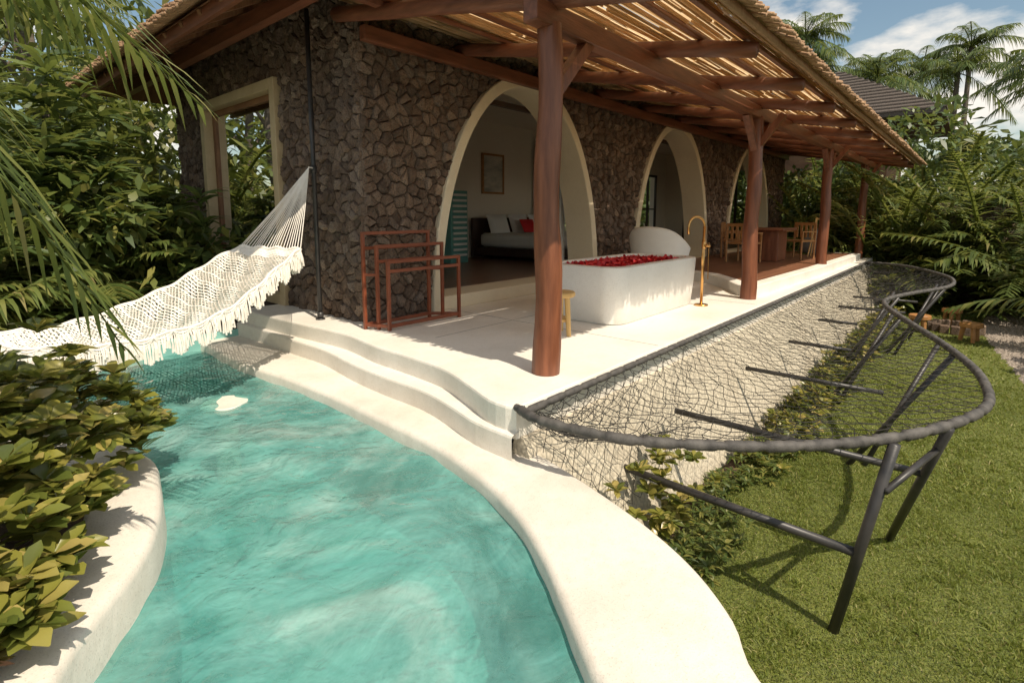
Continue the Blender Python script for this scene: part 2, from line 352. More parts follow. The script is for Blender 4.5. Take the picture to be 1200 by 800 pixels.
# ---------------------------------------------------------------- deck
A=cat([(2.84,7.25),(2.86,6.36),(2.90,5.73),(2.95,4.93),(2.86,4.24),(2.84,3.73),(2.79,3.19),(2.64,2.74),(2.51,2.39),(2.50,2.15)],60)
B=cat([(2.78,7.25),(2.80,6.62),(2.80,5.74),(2.80,5.09),(2.70,4.37),(2.66,3.81),(2.65,3.29),(2.57,2.88),(2.47,2.5),(2.45,2.14)],60)
terr=empty('terrace_deck')
def slab(g,edge,back,zt,zb,r=.02):
    e=np.array(edge); 
    g.loft([[(x,y,zb) for x,y in e],[(x,y,zt-r) for x,y in e],[(x,y,zt-r*.3) for x,y in offs(e,-r*.3)],[(x,y,zt) for x,y in offs(e,-r)]])
    t=[(x,y,zt) for x,y in offs(e,-r)]+[(x,y,zt) for x,y in back]; g.add(t,[tuple(range(len(t)))])
e2=np.array([tuple(p) for p in A[:-1]]+[(2.52,2.16)]+[(x,2.15) for x in np.linspace(2.6,20.6,40)])
g=G(); slab(g,e2,[(20.6,5.3),(3.5,5.3),(3.5,7.25)],0,-.22); g.obj('deck_slab',MT['concrete'],terr)
g=G(); slab(g,B,[(3.4,2.3),(3.4,7.2)],-.17,-.36); g.obj('step',MT['concrete'],terr)
g=G()
for p,q in (((4.65,2.2),(4.65,5.12)),((7.7,2.2),(7.7,5.12)),((3.46,4.05),(9.4,4.05))):
    g.beam((p[0],p[1],.0005),(q[0],q[1],.0005),.004,.003)
g.obj('slab_joints',MT['grey'],terr)
g=G(); xs=np.linspace(2.55,20.6,60)
g.loft([[(x,2.2,-.2) for x in xs],[(x,2.12,-.22) for x in xs],[(x,1.72+.04*math.sin(x*1.7),-1.31) for x in xs]]); g.add([(2.55,2.2,-.2),(2.55,2.12,-.22),(2.55,1.72,-1.31),(2.55,2.4,-1.31)],[(0,1,2,3)])
g.obj('retaining_wall',MT['wallcream'],terr)
g=G(); pe=[(10.0,5.15),(9.9,4.3),(9.55,3.6),(8.9,3.05),(8.4,2.7),(8.32,2.42),(12,2.32),(17.2,2.32),(17.2,5.15)]
pe=np.array(pe); g.loft([wz(pe,0.0),wz(pe,.16),wz(offs(pe,-.02),.17),wz(offs(pe,-.2),.172)]); g.obj('platform_kerb',MT['concrete'],terr)
pi=[(x,y,.168) for x,y in offs(pe,-.19)]; g=G(); g.add(pi,[tuple(range(len(pi)))]); g.obj('platform_boards',MT['deckboards'],terr)
# ---------------------------------------------------------------- villa
villa=empty('stone_villa')
CX=[6.3,11.5,16.7]; HW=1.92; AH=3.22; X0,X1,YF=3.43,20.3,5.2
def archz(x,c,hw=HW-.05,h=AH-.06):
    t=abs(x-c)/hw
    return 0 if t>=1 else h*(1-t**2.15)**.5
g=G(); xs=sorted(set([round(v,4) for v in np.linspace(X0,X1,220)]+[c+s*(HW-.05) for c in CX for s in(-1,1)]))
TOP=3.9
def zbot(x): return max(archz(x,c) for c in CX)
for y in (YF,YF+.4):
    for a,b in zip(xs[:-1],xs[1:]):
        g.add([(a,y,zbot(a+1e-5)),(b,y,zbot(b-1e-5)),(b,y,TOP),(a,y,TOP)],[(0,1,2,3)])
g.obj('facade_wall',MT['mortar'],villa)
g=G(); YB=10.9; wy0,wy1,wz0,wz1=7.06,9.63,.1,3.0
def lw(y0,y1,z0,z1): g.box((X0+.02,y0,z0),(X0+.4,y1,z1))
lw(YF+.02,wy0,-.3,4.0); lw(wy1,YB,-.3,4.0); lw(wy0,wy1,-.3,wz0); lw(wy0,wy1,wz1,4.0)
g.obj('side_wall',MT['mortar'],villa)
def clip(poly,p,n):
    out=[]
    for i in range(len(poly)):
        a=poly[i];b=poly[(i+1)%len(poly)]
        da=(a[0]-p[0])*n[0]+(a[1]-p[1])*n[1]; db=(b[0]-p[0])*n[0]+(b[1]-p[1])*n[1]
        if da<=0: out.append(a)
        if (da<0)!=(db<0) and da!=db:
            t=da/(da-db); out.append((a[0]+(b[0]-a[0])*t,a[1]+(b[1]-a[1])*t))
    return out
def stones(g,u0,u1,v0,v1,s,inside,push,mp):
    nu=int((u1-u0)/s)+3; nv=int((v1-v0)/(s*.85))+3
    S={}
    for i in range(nu):
        for j in range(nv):
            S[i,j]=(u0+(i-1+(.5 if j%2 else 0)+U(-.48,.48))*s, v0+(j-1+U(-.48,.48))*s*.85)
    for (i,j),c in S.items():
        if inside(*c): continue
        poly=[(c[0]-s*1.6,c[1]-s*1.6),(c[0]+s*1.6,c[1]-s*1.6),(c[0]+s*1.6,c[1]+s*1.6),(c[0]-s*1.6,c[1]+s*1.6)]
        for di in range(-2,3):
            for dj in range(-2,3):
                q=S.get((i+di,j+dj))
                if not q or (di==0 and dj==0): continue
                poly=clip(poly,((c[0]+q[0])/2,(c[1]+q[1])/2),(q[0]-c[0],q[1]-c[1]))
                if len(poly)<3: break
            if len(poly)<3: break
        if len(poly)<3: continue
        for p,n in (((u0,0),(-1,0)),((u1,0),(1,0)),((0,v0),(0,-1)),((0,v1),(0,1))):
            poly=clip(poly,p,n)
            if len(poly)<3: break
        if len(poly)<3: continue
        pl=[]
        for k in range(len(poly)):
            a=poly[k];b=poly[(k+1)%len(poly)]; l=math.hypot(a[0]-b[0],a[1]-b[1])
            if l<.012: continue
            pl.append(a)
            if l>.05: pl.append(((a[0]+b[0])/2+U(-.009,.009),(a[1]+b[1])/2+U(-.009,.009)))
        if len(pl)<3: continue
        mu=sum(p[0] for p in pl)/len(pl); mv=sum(p[1] for p in pl)/len(pl)
        d=U(.012,.07); n=len(pl); V=[]
        R_=[push(*p) for p in pl]
        for sc_,dd in ((.99,-.02),(.955,d*.55),(.76,d)):
            for p in R_:
                k=sc_ if sc_>.98 else sc_+U(-.07,.03)
                V.append(mp(mu+(p[0]-mu)*k,mv+(p[1]-mv)*k,dd+(U(-.011,.011) if dd>0 else 0)))
        V.append(mp(mu,mv,d+U(-.008,.018)))
        F=[(r*n+k,r*n+(k+1)%n,(r+1)*n+(k+1)%n,(r+1)*n+k) for r in range(2) for k in range(n)]+[(2*n+k,2*n+(k+1)%n,3*n) for k in range(n)]
        g.add(V,F)
def ell(x,z,hw=HW,h=AH): return max( (1 if abs(x-c)<hw and z<h*(1-(abs(x-c)/hw)**2.15)**.5 else 0) for c in CX)
def pushf(x,z):
    for c in CX:
        if abs(x-c)<HW-.03:
            zz=AH*(1-(abs(x-c)/(HW-.03))**2.15)**.5-.03
            if z<zz:
                t=max(0,1-(min(z,AH-.05)/AH)**2)**(1/2.15)*(HW-.03)
                if abs(t-abs(x-c))<zz-z: return (c+math.copysign(t,x-c),z)
                return (x,zz)
    return (x,z)
g=G(); stones(g,X0-.03,X1,0,3.62,.138,lambda x,z:ell(x,z),pushf,lambda u,v,d:(u,YF-d,v)); 
def inwin(y,z): return wy0-.0<y<wy1+.0 and wz0<z<wz1
def pushw(y,z):
    if inwin(y,z):
        d=[(y-wy0,(wy0,z)),(wy1-y,(wy1,z)),(z-wz0,(y,wz0)),(wz1-z,(y,wz1))]; return min(d)[1]
    return (y,z)
stones(g,YF-.03,YB,-.2,4.0,.138,inwin,pushw,lambda u,v,d:(X0-d,u,v)); g.obj('wall_stones',MT['stone'],villa)
g=G()
for c in CX:
    ts=np.linspace(0,math.pi,64)
    def prof(hw,h,y):
        out=[]
        for t in ts:
            x=-math.cos(t)*hw; out.append((c+x,y,max(0,h*(max(0,1-(abs(x)/hw)**2.15))**.5)))
        return out
    yo,yi=YF-.085,YF+.47
    g.loft([prof(HW+.02,AH+.02,yi),prof(HW+.02,AH+.02,yo+.01),prof(HW+.01,AH+.01,yo),prof(HW-.11,AH-.13,yo),prof(HW-.12,AH-.14,yo+.01),prof(HW-.12,AH-.14,yi),prof(HW+.02,AH+.02,yi)])
g.obj('arch_trim',MT['cream'],villa,False)
g=G()
for c in CX: g.box((c-HW+.10,YF-.05,.0),(c+HW-.10,YF+.5,.178))
g.obj('sills',MT['cream'],villa,bevel=.01)
g=G(); fx=X0-.09
def fr(a,b): g.box((fx,)+a,(X0+.3,)+b)
fr((wy0-.02,.0),(wy0+.12,wz1+.02)); fr((wy1-.12,.0),(wy1+.02,wz1+.02)); fr((wy0+.12,wz1-.12),(wy1-.12,wz1+.02)); fr((wy0+.12,.0),(wy1-.12,.14))
g.obj('window_frame',simple('window_frame_timber',(.50,.38,.22),(.60,.47,.29),4,.5,.2,.004,20,(3,1,1)),villa,bevel=.008)
g=G()
for y in (wy0+.16,wy1-.16): g.box((X0+.05,y-.04,.14),(X0+.12,y+.04,wz1-.12))
g.box((X0+.05,wy0+.12,wz1-.20),(X0+.12,wy1-.12,wz1-.121)); g.obj('window_mullions',MT['soffit'],villa)
g=G(); g.add([(X0+.08,wy0+.1,.1),(X0+.08,wy1-.1,.1),(X0+.08,wy1-.1,wz1-.1),(X0+.08,wy0+.1,wz1-.1)],[(0,1,2,3)]); g.obj('window_pane',MT['glass'],villa)
g=G(); g.box((X0+.05,YF+.45,-.25),(X1,YB-.02,.176)); g.obj('interior_floor',MT['dark_int'],villa)
g=G(); g.box((X0+.42,YF+.42,3.52),(X1-.02,YB-.3,3.6)); g.obj('ceiling',MT['interior'],villa)
g=G()
def wallY(y,x0,x1,wins):
    xs=x0
    for a,b,z0,z1 in wins:
        g.box((xs,y,.176),(a,y+.25,3.52)); g.box((a,y,.176),(b,y+.25,z0)); g.box((a,y,z1),(b,y+.25,3.52)); xs=b
    g.box((xs,y,.176),(x1,y+.25,3.52))
WINS_AND_ADDED=[(4.4,8.0,.3,3.1),(12.2,13.6,.3,2.7),(15.0,16.3,.3,2.7),(17.2,19.2,.3,2.7)]  # first opening is out of view, added to let more daylight into the bedroom
wallY(9.4,X0+.42,X1-.25,WINS_AND_ADDED)
g.box((X1-.25,YF+.42,.176),(X1,6.0,3.52)); g.box((X1-.25,8.6,.176),(X1,9.65,3.52)); g.box((X1-.25,6.0,2.8),(X1,8.6,3.52)); g.box((X1-.25,6.0,.176),(X1,8.6,.3))
g.box((X0+.41,YF+.41,.176),(X0+.45,7.0,3.52)); g.box((X0+.41,9.7,.176),(X0+.45,YB-.3,3.52)); g.box((X0+.41,6.9,3.0),(X0+.45,9.8,3.52))
g.box((13.9,7.6,.176),(14.05,9.4,3.52))
g.obj('interior_walls',MT['interior'],villa)
g=G()
for a,b,_,zt_ in WINS_AND_ADDED:
    for x in np.linspace(a+.04,b-.04,4): g.box((x-.035,9.36,.3),(x+.035,9.43,zt_))
    g.box((a,9.365,zt_-.08),(b,9.425,zt_)); g.box((a,9.365,1.4),(b,9.425,1.45))
for y in np.linspace(6.04,8.56,5): g.box((X1-.3,y-.035,.3),(X1-.22,y+.035,2.8))
for c in CX:
    for k in range(4):
        x=c-1.72+k*.06+.02; zt=2.1
        y0=YF+.52+k*.02; y1=y0+.75
        g.box((x,y0,.178),(x+.04,y0+.08,zt)); g.box((x,y1-.08,.178),(x+.04,y1,zt)); g.box((x,y0+.08,zt-.1),(x+.04,y1-.08,zt)); g.box((x,y0+.08,.178),(x+.04,y1-.08,.32)); g.box((x,y0+.08,1.1),(x+.04,y1-.08,1.16))
    g.box((c-1.8,YF+.5,2.9),(c+1.8,YF+.56,2.98))
g.obj('door_frames',MT['darkwood'],villa)
def curtain(name,x,y0,y1,z1,mat,ax='y'):
    g=G(); n=60; t=np.linspace(0,1,n)
    pts=[( (x+.035*math.sin(k*1.1)+.01*math.sin(k*2.7)), y0+(y1-y0)*q) for k,q in enumerate(t)]
    if ax=='x': pts=[(b,a) for a,b in pts]
    g.loft([wz(pts,.2),wz(pts,1.5),wz(pts,z1)]); g.obj(name,mat,villa,True)
curtain('curtain',9.25,11.6,12.2,3.3,MT['white'],'x'); curtain('curtain.001',9.25,13.3,13.85,3.3,MT['white'],'x'); curtain('curtain.002',5.85,7.75,8.2,3.0,MT['white'],'x')
bed=empty('bed'); g=G(); g.box((9.25,6.95,.25),(12.05,9.2,.45)); 
for x in (9.35,11.85):
    for y in (7.05,9.0): g.box((x,y,.176),(x+.1,y+.1,.252))
g.box((9.1,9.2,.2),(12.2,9.28,1.15)); g.obj('frame',MT['darkwood'],bed,bevel=.02)
g=G(); g.box((9.3,7.0,.452),(12.0,9.18,.78)); o=g.obj('mattress',MT['white'],bed,True,bevel=.09)
def pillow(parent,c,w,d,h,mat,lean,name='pillow'):
    g=G(); n=14
    for sg in (1,-1):
        rows=[]
        for i in range(n):
            for j in range(n):
                u=-1+2*i/(n-1); v=-1+2*j/(n-1); hh=sg*h/2*((1-u**4)*(1-v**4))**.6
                rows.append((c[0]+u*w/2*(1-.05*(1-v*v)*abs(u)),c[1]+hh*math.cos(lean)+v*d/2*math.sin(lean),c[2]+v*d/2*math.cos(lean)+hh*math.sin(lean)))
        F=[(i*n+j,i*n+j+1,(i+1)*n+j+1,(i+1)*n+j) for i in range(n-1) for j in range(n-1)]; g.add(rows,F)
    g.obj(name,mat,parent,True)
for k,x in enumerate((9.75,10.55,11.35)): pillow(bed,(x,8.95,1.0),.72,.5,.22,MT['white'],.35)
pillow(bed,(10.5,8.6,.95),.55,.36,.18,MT['petal'],.5,'cushion')
pa=empty('wall_painting'); g=G()
g.box((9.6,9.34,1.75),(9.65,9.39,2.75)); g.box((10.35,9.34,1.75),(10.4,9.39,2.75)); g.box((9.65,9.34,2.7),(10.35,9.39,2.75)); g.box((9.65,9.34,1.75),(10.35,9.39,1.8)); g.obj('frame',MT['teak'],pa)
g=G(); g.box((9.65,9.36,1.8),(10.35,9.395,2.7)); g.obj('canvas',simple('painting_canvas',(.35,.37,.34),(.75,.70,.60),2.2,.8,0,stretch=(1,1,3)),pa)
sn=empty('teal_louvred_cabinet'); g=G(); g.box((7.75,8.5,.176),(8.25,9.0,1.75)); g.obj('body',MT['teal'],sn,bevel=.01)
g=G()
for z in np.linspace(.35,1.65,12): g.box((7.8,8.47,z-.02),(8.2,8.497,z+.03))
g.obj('louvres',MT['white'],sn)
# ---- roofs
def rafz(y): return 2.62+.19*(y-1.5)
RX=[3.25+1.633*i for i in range(11)]
rg=G()
for x in RX:
    pts=[(x+U(-.02,.02),y,rafz(y)+U(-.006,.006)) for y in np.linspace(5.3,1.52,9)]
    rg.tube(pts,[.075,.078,.076,.078,.075,.076,.074,.075,.066],10)
rg.obj('rafters',MT['redwoodY'],villa,True)
g=G(); g.beam((3.02,2.47,2.665),(20.3,2.47,2.665),.13,.16); g.beam((3.4,5.08,3.16),(20.3,5.08,3.16),.10,.16)
for y in (1.62,2.0,3.1,3.75,4.4): g.beam((3.0,y,rafz(y)+.1),(20.3,y,rafz(y)+.1),.05,.045)
g.obj('beams',MT['redwoodX'],villa,bevel=.012)
g=G(); y=1.42
while y<5.3:
    x=2.86+U(-.05,.05)
    while x<20.6:
        l=U(.6,1.9); x2=min(x+l,20.75+U(-.05,.05)); y1=y+U(-.022,.022); y2=y+U(-.024,.024); z=.135+U(0,.02); r=U(.009,.017)
        g.tube([(x,y1,rafz(y1)+z),((x+x2)/2,(y1+y2)/2+U(-.01,.01),rafz((y1+y2)/2)+z+U(-.006,.006)),(x2,y2,rafz(y2)+z)],r,5,False); x=x2+U(-.05,.08)
    y+=.066
g.obj('bamboo_ceiling',MT['bamboo'],villa,True)
g=G(); 
ys=np.arange(1.38,5.26,.043)
for i,yv in enumerate(ys):
    x=2.86
    while x<20.7:
        x2=min(x+U(.7,2.2),20.75); w_=U(.018,.034); zz=rafz(yv)+.175+U(0,.02)
        g.add([(x,yv-w_+U(-.01,.01),zz-w_*.19),(x2,yv-w_+U(-.01,.01),zz-w_*.19),(x2,yv+w_,zz+w_*.19),(x,yv+w_,zz+w_*.19)],[(0,1,2,3)]); x=x2+U(-.05,.02)
g.obj('porch_straw_strips',MT['bambootop'],villa)
g=G(); 
for yy in np.arange(1.6,5.2,.4):
    g.beam((2.88,yy,rafz(yy)+.23),(20.7,yy,rafz(yy)+.23),.05,.02)
g.obj('porch_top_battens',MT['thatch'],villa)
g=G(); x=2.84
while x<20.78:
    y0=1.30+U(-.03,.03); z=U(-.02,.015)
    g.tube([(x,y0,rafz(1.33)+.145+z),(x+U(-.02,.02),1.62,rafz(1.62)+.20+z*.3)],U(.012,.02),5); 
    if R()<.8: g.tube([(x+.012,y0+.04,rafz(1.33)+.20+z),(x+U(-.02,.02),1.7,rafz(1.7)+.25+z*.3)],U(.012,.018),5)
    x+=.031
g.beam((2.84,1.42,rafz(1.42)+.10),(20.76,1.42,rafz(1.42)+.10),.03,.06)
yy=1.4
while yy<5.2:
    g.tube([(2.80+U(-.03,.03),yy,rafz(yy)+.16+U(0,.1)),(3.2,yy,rafz(yy)+.22)],.016,5); yy+=.035
g.obj('eave_sticks',MT['thatch'],villa,True)
for i,x in enumerate((3.25,8.15,13.05,17.95)):
    pg=G(); zb=0; n=14
    pts=[(x+.012*math.sin(k*.7+i),2.47+.01*math.cos(k*.9+i*2),zb+(2.62-zb)*k/(n-1)) for k in range(n)]
    pg.tube(pts,[.112-.022*k/(n-1)+.004*math.sin(k*1.7+i) for k in range(n)],16)
    if i: pg.beam((x-.03,2.47,2.15),(x-.48,2.47,2.6),.09,.09)
    pg.beam((x+.03,2.47,2.12),(x+.5,2.47,2.6),.09,.09); 
    if i: pg.beam((x,2.44,2.2),(x,2.12,2.62),.08,.08)
    pg.obj('porch_post',MT['redwood'],villa,True).modifiers.new('e','EDGE_SPLIT').split_angle=.7
e=[(2.2,4.35,3.46),(21.6,4.35,3.46),(21.6,12,3.46),(2.2,12,3.46)]; r1=(6.2,8.2,5.7); r2=(17.6,8.2,5.7)
g=G(); up=lambda p,d:(p[0],p[1],p[2]+d)
g.add([up(p,.03) for p in e]+[up(r1,.2),up(r2,.2)],[(0,1,5,4),(1,2,5),(2,3,4,5),(3,0,4)]); g.obj('main_thatch_roof',MT['shingle'],villa)
g=G(); g.add([up(p,-.12) for p in e]+[up(r1,-.1),up(r2,-.1)],[(4,5,1,0),(5,2,1),(5,4,3,2),(4,0,3)]); 
for y in np.arange(4.6,12,.55): g.beam((2.24,y,3.30),(3.5,y,3.30+1.26*.55),.07,.09)
g.obj('main_soffit',MT['soffit'],villa)
g=G()
yy=4.3
while yy<12.05:
    for k in range(3):
        z=3.38+.055*k; g.tube([(2.12+.03*(2-k)*-1+U(-.05,.02),yy+U(-.02,.02),z-.03),(2.45,yy+U(-.05,.05),z+.14)],U(.014,.024),5)
    yy+=.034
x=2.2
while x<21.6:
    g.tube([(x,4.25+U(-.04,.03),3.42),(x,4.6,3.6)],.028,5); x+=.05
g.obj('thatch_fringe',MT['thatch'],villa,True)
g=G(); g.beam((2.92,4.5,3.47),(2.92,11.9,3.47),.12,.17); g.beam((2.27,4.4,3.30),(2.27,11.95,3.30),.05,.15); g.box((2.3,4.42,3.2),(3.43,4.5,3.34)); g.obj('eave_beam',MT['redwoodY'],villa)
pp=empty('steel_pole'); g=G(); g.tube([(3.18,5.81,0),(3.18,5.81,3.5)],.026,12); g.tube([(3.18,5.81,0),(3.18,5.81,.015)],.055,16); g.tube([(3.18,5.81,.015),(3.18,5.81,.09)],.036,12)
g.tube([(3.18,5.81,1.72),(3.18,5.81,1.80)],.036,12); g.tube([(3.18,5.81,1.76),(3.10,5.77,1.76)],.012,8); g.obj('pole',MT['iron'],pp,True)
# ---------------------------------------------------------------- net
rim=cat([(2.53,2.17),(2.46,1.95),(2.47,1.78),(2.51,1.54),(2.59,1.31),(2.84,.93),(3.15,.58),(3.59,.24),(4.09,-.01),(4.57,-.15),(5.04,-.16),(5.68,-.08),(6.56,.15),(7.73,.53),(8.78,.84),(9.52,.9),(10.51,.67),(11.77,.29),(12.92,.23),(14.05,.43),(15.63,1.04),(16.3,1.6),(16.4,2.1)],900)
net=empty('catwalk_net_platform')
g=G(); rr=[.024+(.008 if (k//3)%4 else 0)+.0015*math.sin(k*2.1) for k in range(900)]
g.tube([(p[0],p[1],-.005) for p in rim],rr,10); 
de=[(x,2.09,-.015) for x in np.linspace(2.53,16.4,800)]; g.tube(de,[.021+(.007 if (k//3)%4 else 0) for k in range(800)],8)
g.obj('rim_rope',MT['rope'],net,True)
NU,NV=216,28
rimr=cat([tuple(p) for p in rim[::10]]+[tuple(rim[-1])],NU+1)
dk=np.stack([np.linspace(2.55,16.35,NU+1),np.full(NU+1,2.09)],1)
N_=np.zeros((NU+1,NV+1,3))
for i in range(NU+1):
    for j in range(NV+1):
        t=j/NV; p=dk[i]*(1-t)+rimr[i]*t; jt=.014 if 0<j<NV else 0
        N_[i,j]=(p[0]+rng.normal(0,jt)+.05*math.sin(j*.9+i*.19)*math.sin(math.pi*t),p[1]+rng.normal(0,jt)+.03*math.sin(i*.28+j*.5)*math.sin(math.pi*t),-.01-.16*math.sin(math.pi*t)*min(1,i/6,(NU-i)/6)+rng.normal(0,jt*.4))
def cord(g,a,b,r=.0042):
    a=Vector(a);b=Vector(b);d=(b-a)
    if d.length<.004: return
    d.normalize(); s=d.orthogonal().normalized()*r; t=d.cross(s).normalized()*r
    m=(a+b)/2+Vector((U(-.006,.006),U(-.006,.006),-.004))
    V=[]
    for p in (a,m,b): V+=[p+s,p-s*.5+t*.87,p-s*.5-t*.87]
    g.add(V,[(0,1,4,3),(1,2,5,4),(2,0,3,5),(3,4,7,6),(4,5,8,7),(5,3,6,8)])
g=G()
for i in range(NU+1):
    for j in range(NV):
        if (i+j)%2==0:
            for di in (-1,1):
                if 0<=i+di<=NU: cord(g,N_[i,j],N_[i+di,j+1],.0029)
        else:
            for di in (-1,1):
                if 0<=i+di<=NU and j+1<=NV and R()<.08: cord(g,N_[i,j],N_[i+di,j+1],.0026)
g.obj('net_cords',MT['net'],net)
g=G()
for i in range(34):
    for j in range(12):
        def hp(i,j): 
            x=2.6+i*.07; z=-.03-j*.08; k=math.sin(i*7.3+j*3.1)*.015; return (x+k,2.06-.38*(-z)/1.1*.9-.02,z+math.cos(i*3+j*5)*.015)
        if (i+j)%2==0 and j<11 and R()<1-.6*i/34:
            cord(g,hp(i,j),hp(i+1,j+1),.0026); cord(g,hp(i,j),hp(i-1,j+1),.0026)
g.obj('net_skirt',MT['net'],net)
g=G()
def leg(p,q,r=.028): g.tube([p,q],r,10)
leg((3.52,.24,-.02),(3.53,.46,-1.33),.031); leg((3.53,.36,-.74),(3.58,1.95,-.74),.028)
leg((3.99,.02,-.02),(4.9,.32,-1.33),.028); leg((4.3,.12,-.46),(4.3,1.85,-.46),.026); leg((3.5,.26,-.30),(4.12,.06,-.20),.02)
for x,ry,zz in ((6.2,.05,-.5),(8.05,.6,-.53),(9.9,.8,-.5),(11.6,.32,-.5),(13.2,.25,-.5)):
    leg((x,ry+.5,zz),(x,1.85,zz),.024); leg((x,ry,-.02),(x-.05,ry+.75,-1.33),.026); leg((x+.65,ry+.12,-.02),(x,ry+.62,-1.33),.024)
g.obj('support_pipes',MT['iron'],net,True)
# ---------------------------------------------------------------- bathtub
tub=empty('bathtub')
def rrect(cx,cy,a,b,r,n=10):
    out=[]
    for sx,sy,a0 in ((1,1,0),(-1,1,90),(-1,-1,180),(1,-1,270)):
        for k in range(n+1):
            an=math.radians(a0+90*k/n); out.append((cx+sx*(a-r)+r*math.cos(an),cy+sy*(b-r)+r*math.sin(an)))
    return out
tcx,tcy=6.2,3.42
g=G(); ls=[wz(rrect(tcx,tcy,1.07,.49,.22),.0),wz(rrect(tcx,tcy,1.10,.51,.23),.02),wz(rrect(tcx,tcy,1.13,.535,.24),.35),wz(rrect(tcx,tcy,1.15,.55,.25),.635),wz(rrect(tcx,tcy,1.142,.542,.245),.655),wz(rrect(tcx,tcy,1.12,.52,.23),.66),wz(rrect(tcx,tcy,1.04,.44,.2),.66),wz(rrect(tcx,tcy,1.025,.425,.19),.65),wz(rrect(tcx,tcy,.96,.38,.18),.3)]
g.loft(ls,True,True); g.obj('basin',MT['tub'],tub,True).modifiers.new('e','EDGE_SPLIT').split_angle=.9
g=G(); w=wz(rrect(tcx,tcy,1.015,.415,.19),.605); g.add(w,[tuple(range(len(w)))]); g.obj('bath_water',MT['petal'],tub)
lv=Leaves(); n=3800; x=rng.uniform(-.98,.98,n); y=rng.uniform(-.40,.40,n)
z=.612+.022*np.clip(1-(x/.95)**4,0,1)*np.clip(1-(y/.42)**4,0,1)*rng.uniform(0,1,n)
lv.blades(np.stack([tcx+x,tcy+y,z],1),rng.normal(0,1,(n,3))*[1,1,.2],.055,.024,droop=-.2,segs=2,prof=[.5,1,.6],roll=.5); lv.obj('rose_petals',leafmat('rose_petal',[(0,(.42,.006,.012)),(.6,(.68,.02,.025)),(1,(.80,.06,.06))],.0),tub)
fa=empty('bath_faucet'); fx_,fy_=7.12,2.76; g=G()
g.tube([(fx_,fy_,0),(fx_,fy_,.02)],.09,20); g.tube([(fx_,fy_,.02),(fx_,fy_,1.08)],.019,12)
arc=[(fx_-.0-.12*(1-math.cos(t)),fy_+.06*(1-math.cos(t)),1.08+.13*math.sin(t)) for t in np.linspace(0,math.pi,16)]+[(fx_-.24,fy_+.12,.98)]
g.tube(arc,.016,10); g.tube([(fx_,fy_,.82),(fx_-.0,fy_-.09,.82)],.014,8); g.tube([(fx_-.03,fy_,.88),(fx_-.03,fy_,.55)],.012,8); g.tube([(fx_,fy_,.78),(fx_,fy_,.9)],.028,12)
g.tube([(fx_+.02,fy_-.02,.86)]+[(fx_+.05+.02*math.sin(t),fy_-.05,.86-.5*math.sin(t)*1.0) for t in np.linspace(.1,math.pi,12)],.007,6)
g.obj('spout',MT['brass'],fa,True)
st=empty('wooden_side_stool'); g=G(); sx,sy=4.42,3.22
rs=lambda r,z:[(sx+r*math.cos(a),sy+r*math.sin(a),z) for a in np.linspace(0,2*math.pi,20,endpoint=False)]
g.loft([rs(.17,.40),rs(.18,.41),rs(.18,.44),rs(.17,.45)],True,True)
for k in range(3):
    a=k*2.09+.4; g.tube([(sx+.13*math.cos(a),sy+.13*math.sin(a),.40),(sx+.16*math.cos(a),sy+.16*math.sin(a),0)],[.03,.024],8)
g.loft([rs(.11,.14),rs(.13,.15),rs(.13,.17),rs(.11,.18)],True,True); g.obj('stool',MT['yellowwood'],st)
rk=empty('towel_rack'); g=G()
def frame(x0,x1,y,h,w=.035,rails=(0,.16)):
    for x in (x0,x1): g.box((x-w/2,y-w/2,0),(x+w/2,y+w/2,h))
    for r in rails: g.box((x0-w/2+.002,y-w/2+.002,h-r-w),(x1+w/2-.002,y+w/2-.002,h-r))
frame(3.22,4.12,4.93,1.06); frame(3.30,4.22,4.80,.92); frame(3.34,4.36,4.66,.76,rails=(0,.10)); g.box((3.36,4.645,.03),(4.34,4.675,.07)); g.box((3.24,4.915,.03),(4.1,4.945,.07))
for x0,x1 in ((3.22,3.34),(4.12,4.36)): g.beam((x0,4.93,.05),(x1,4.66,.05),.03,.035); 
for x0,x1 in ((3.22,3.30),(4.12,4.22)): g.beam((x0,4.93,.6),(x1,4.80,.6),.025,.03)
g.obj('frames',MT['rack'],rk,bevel=.004)
ch=empty('white_armchair'); g=G(); cx_,cy_=9.0,4.3
def hz(a):
    d=abs(a-math.pi)/math.radians(150); return .62+.40*(1/(1+math.exp((d-.46)*9)))
rows=[]
for rr_,f in ((.44,0.08),(.47,.4),(.50,.75),(.53,.97),(.51,1.02),(.47,.97),(.41,.6),(.36,.35)):
    row=[]
    for a in np.linspace(math.radians(28),math.radians(332),48):
        row.append((cx_+rr_*1.1*math.cos(a+.1),cy_+rr_*math.sin(a+.1),hz(a)*f))
    rows.append(row)
g.loft(rows); ring=lambda r,z:[(cx_+r*math.cos(a)+.05,cy_+r*math.sin(a),z) for a in np.linspace(0,2*math.pi,30,endpoint=False)]
g.loft([ring(.40,.06),ring(.43,.2),ring(.43,.38),ring(.38,.44),ring(.1,.46)],True,True)
for s in (28,332):
    a=math.radians(s)+.1; g.tube([(cx_+.47*1.1*math.cos(a),cy_+.47*math.sin(a),.02),(cx_+.47*1.1*math.cos(a),cy_+.47*math.sin(a),.63)],[.055,.06],12)
g.obj('shell',MT['white'],ch,True)
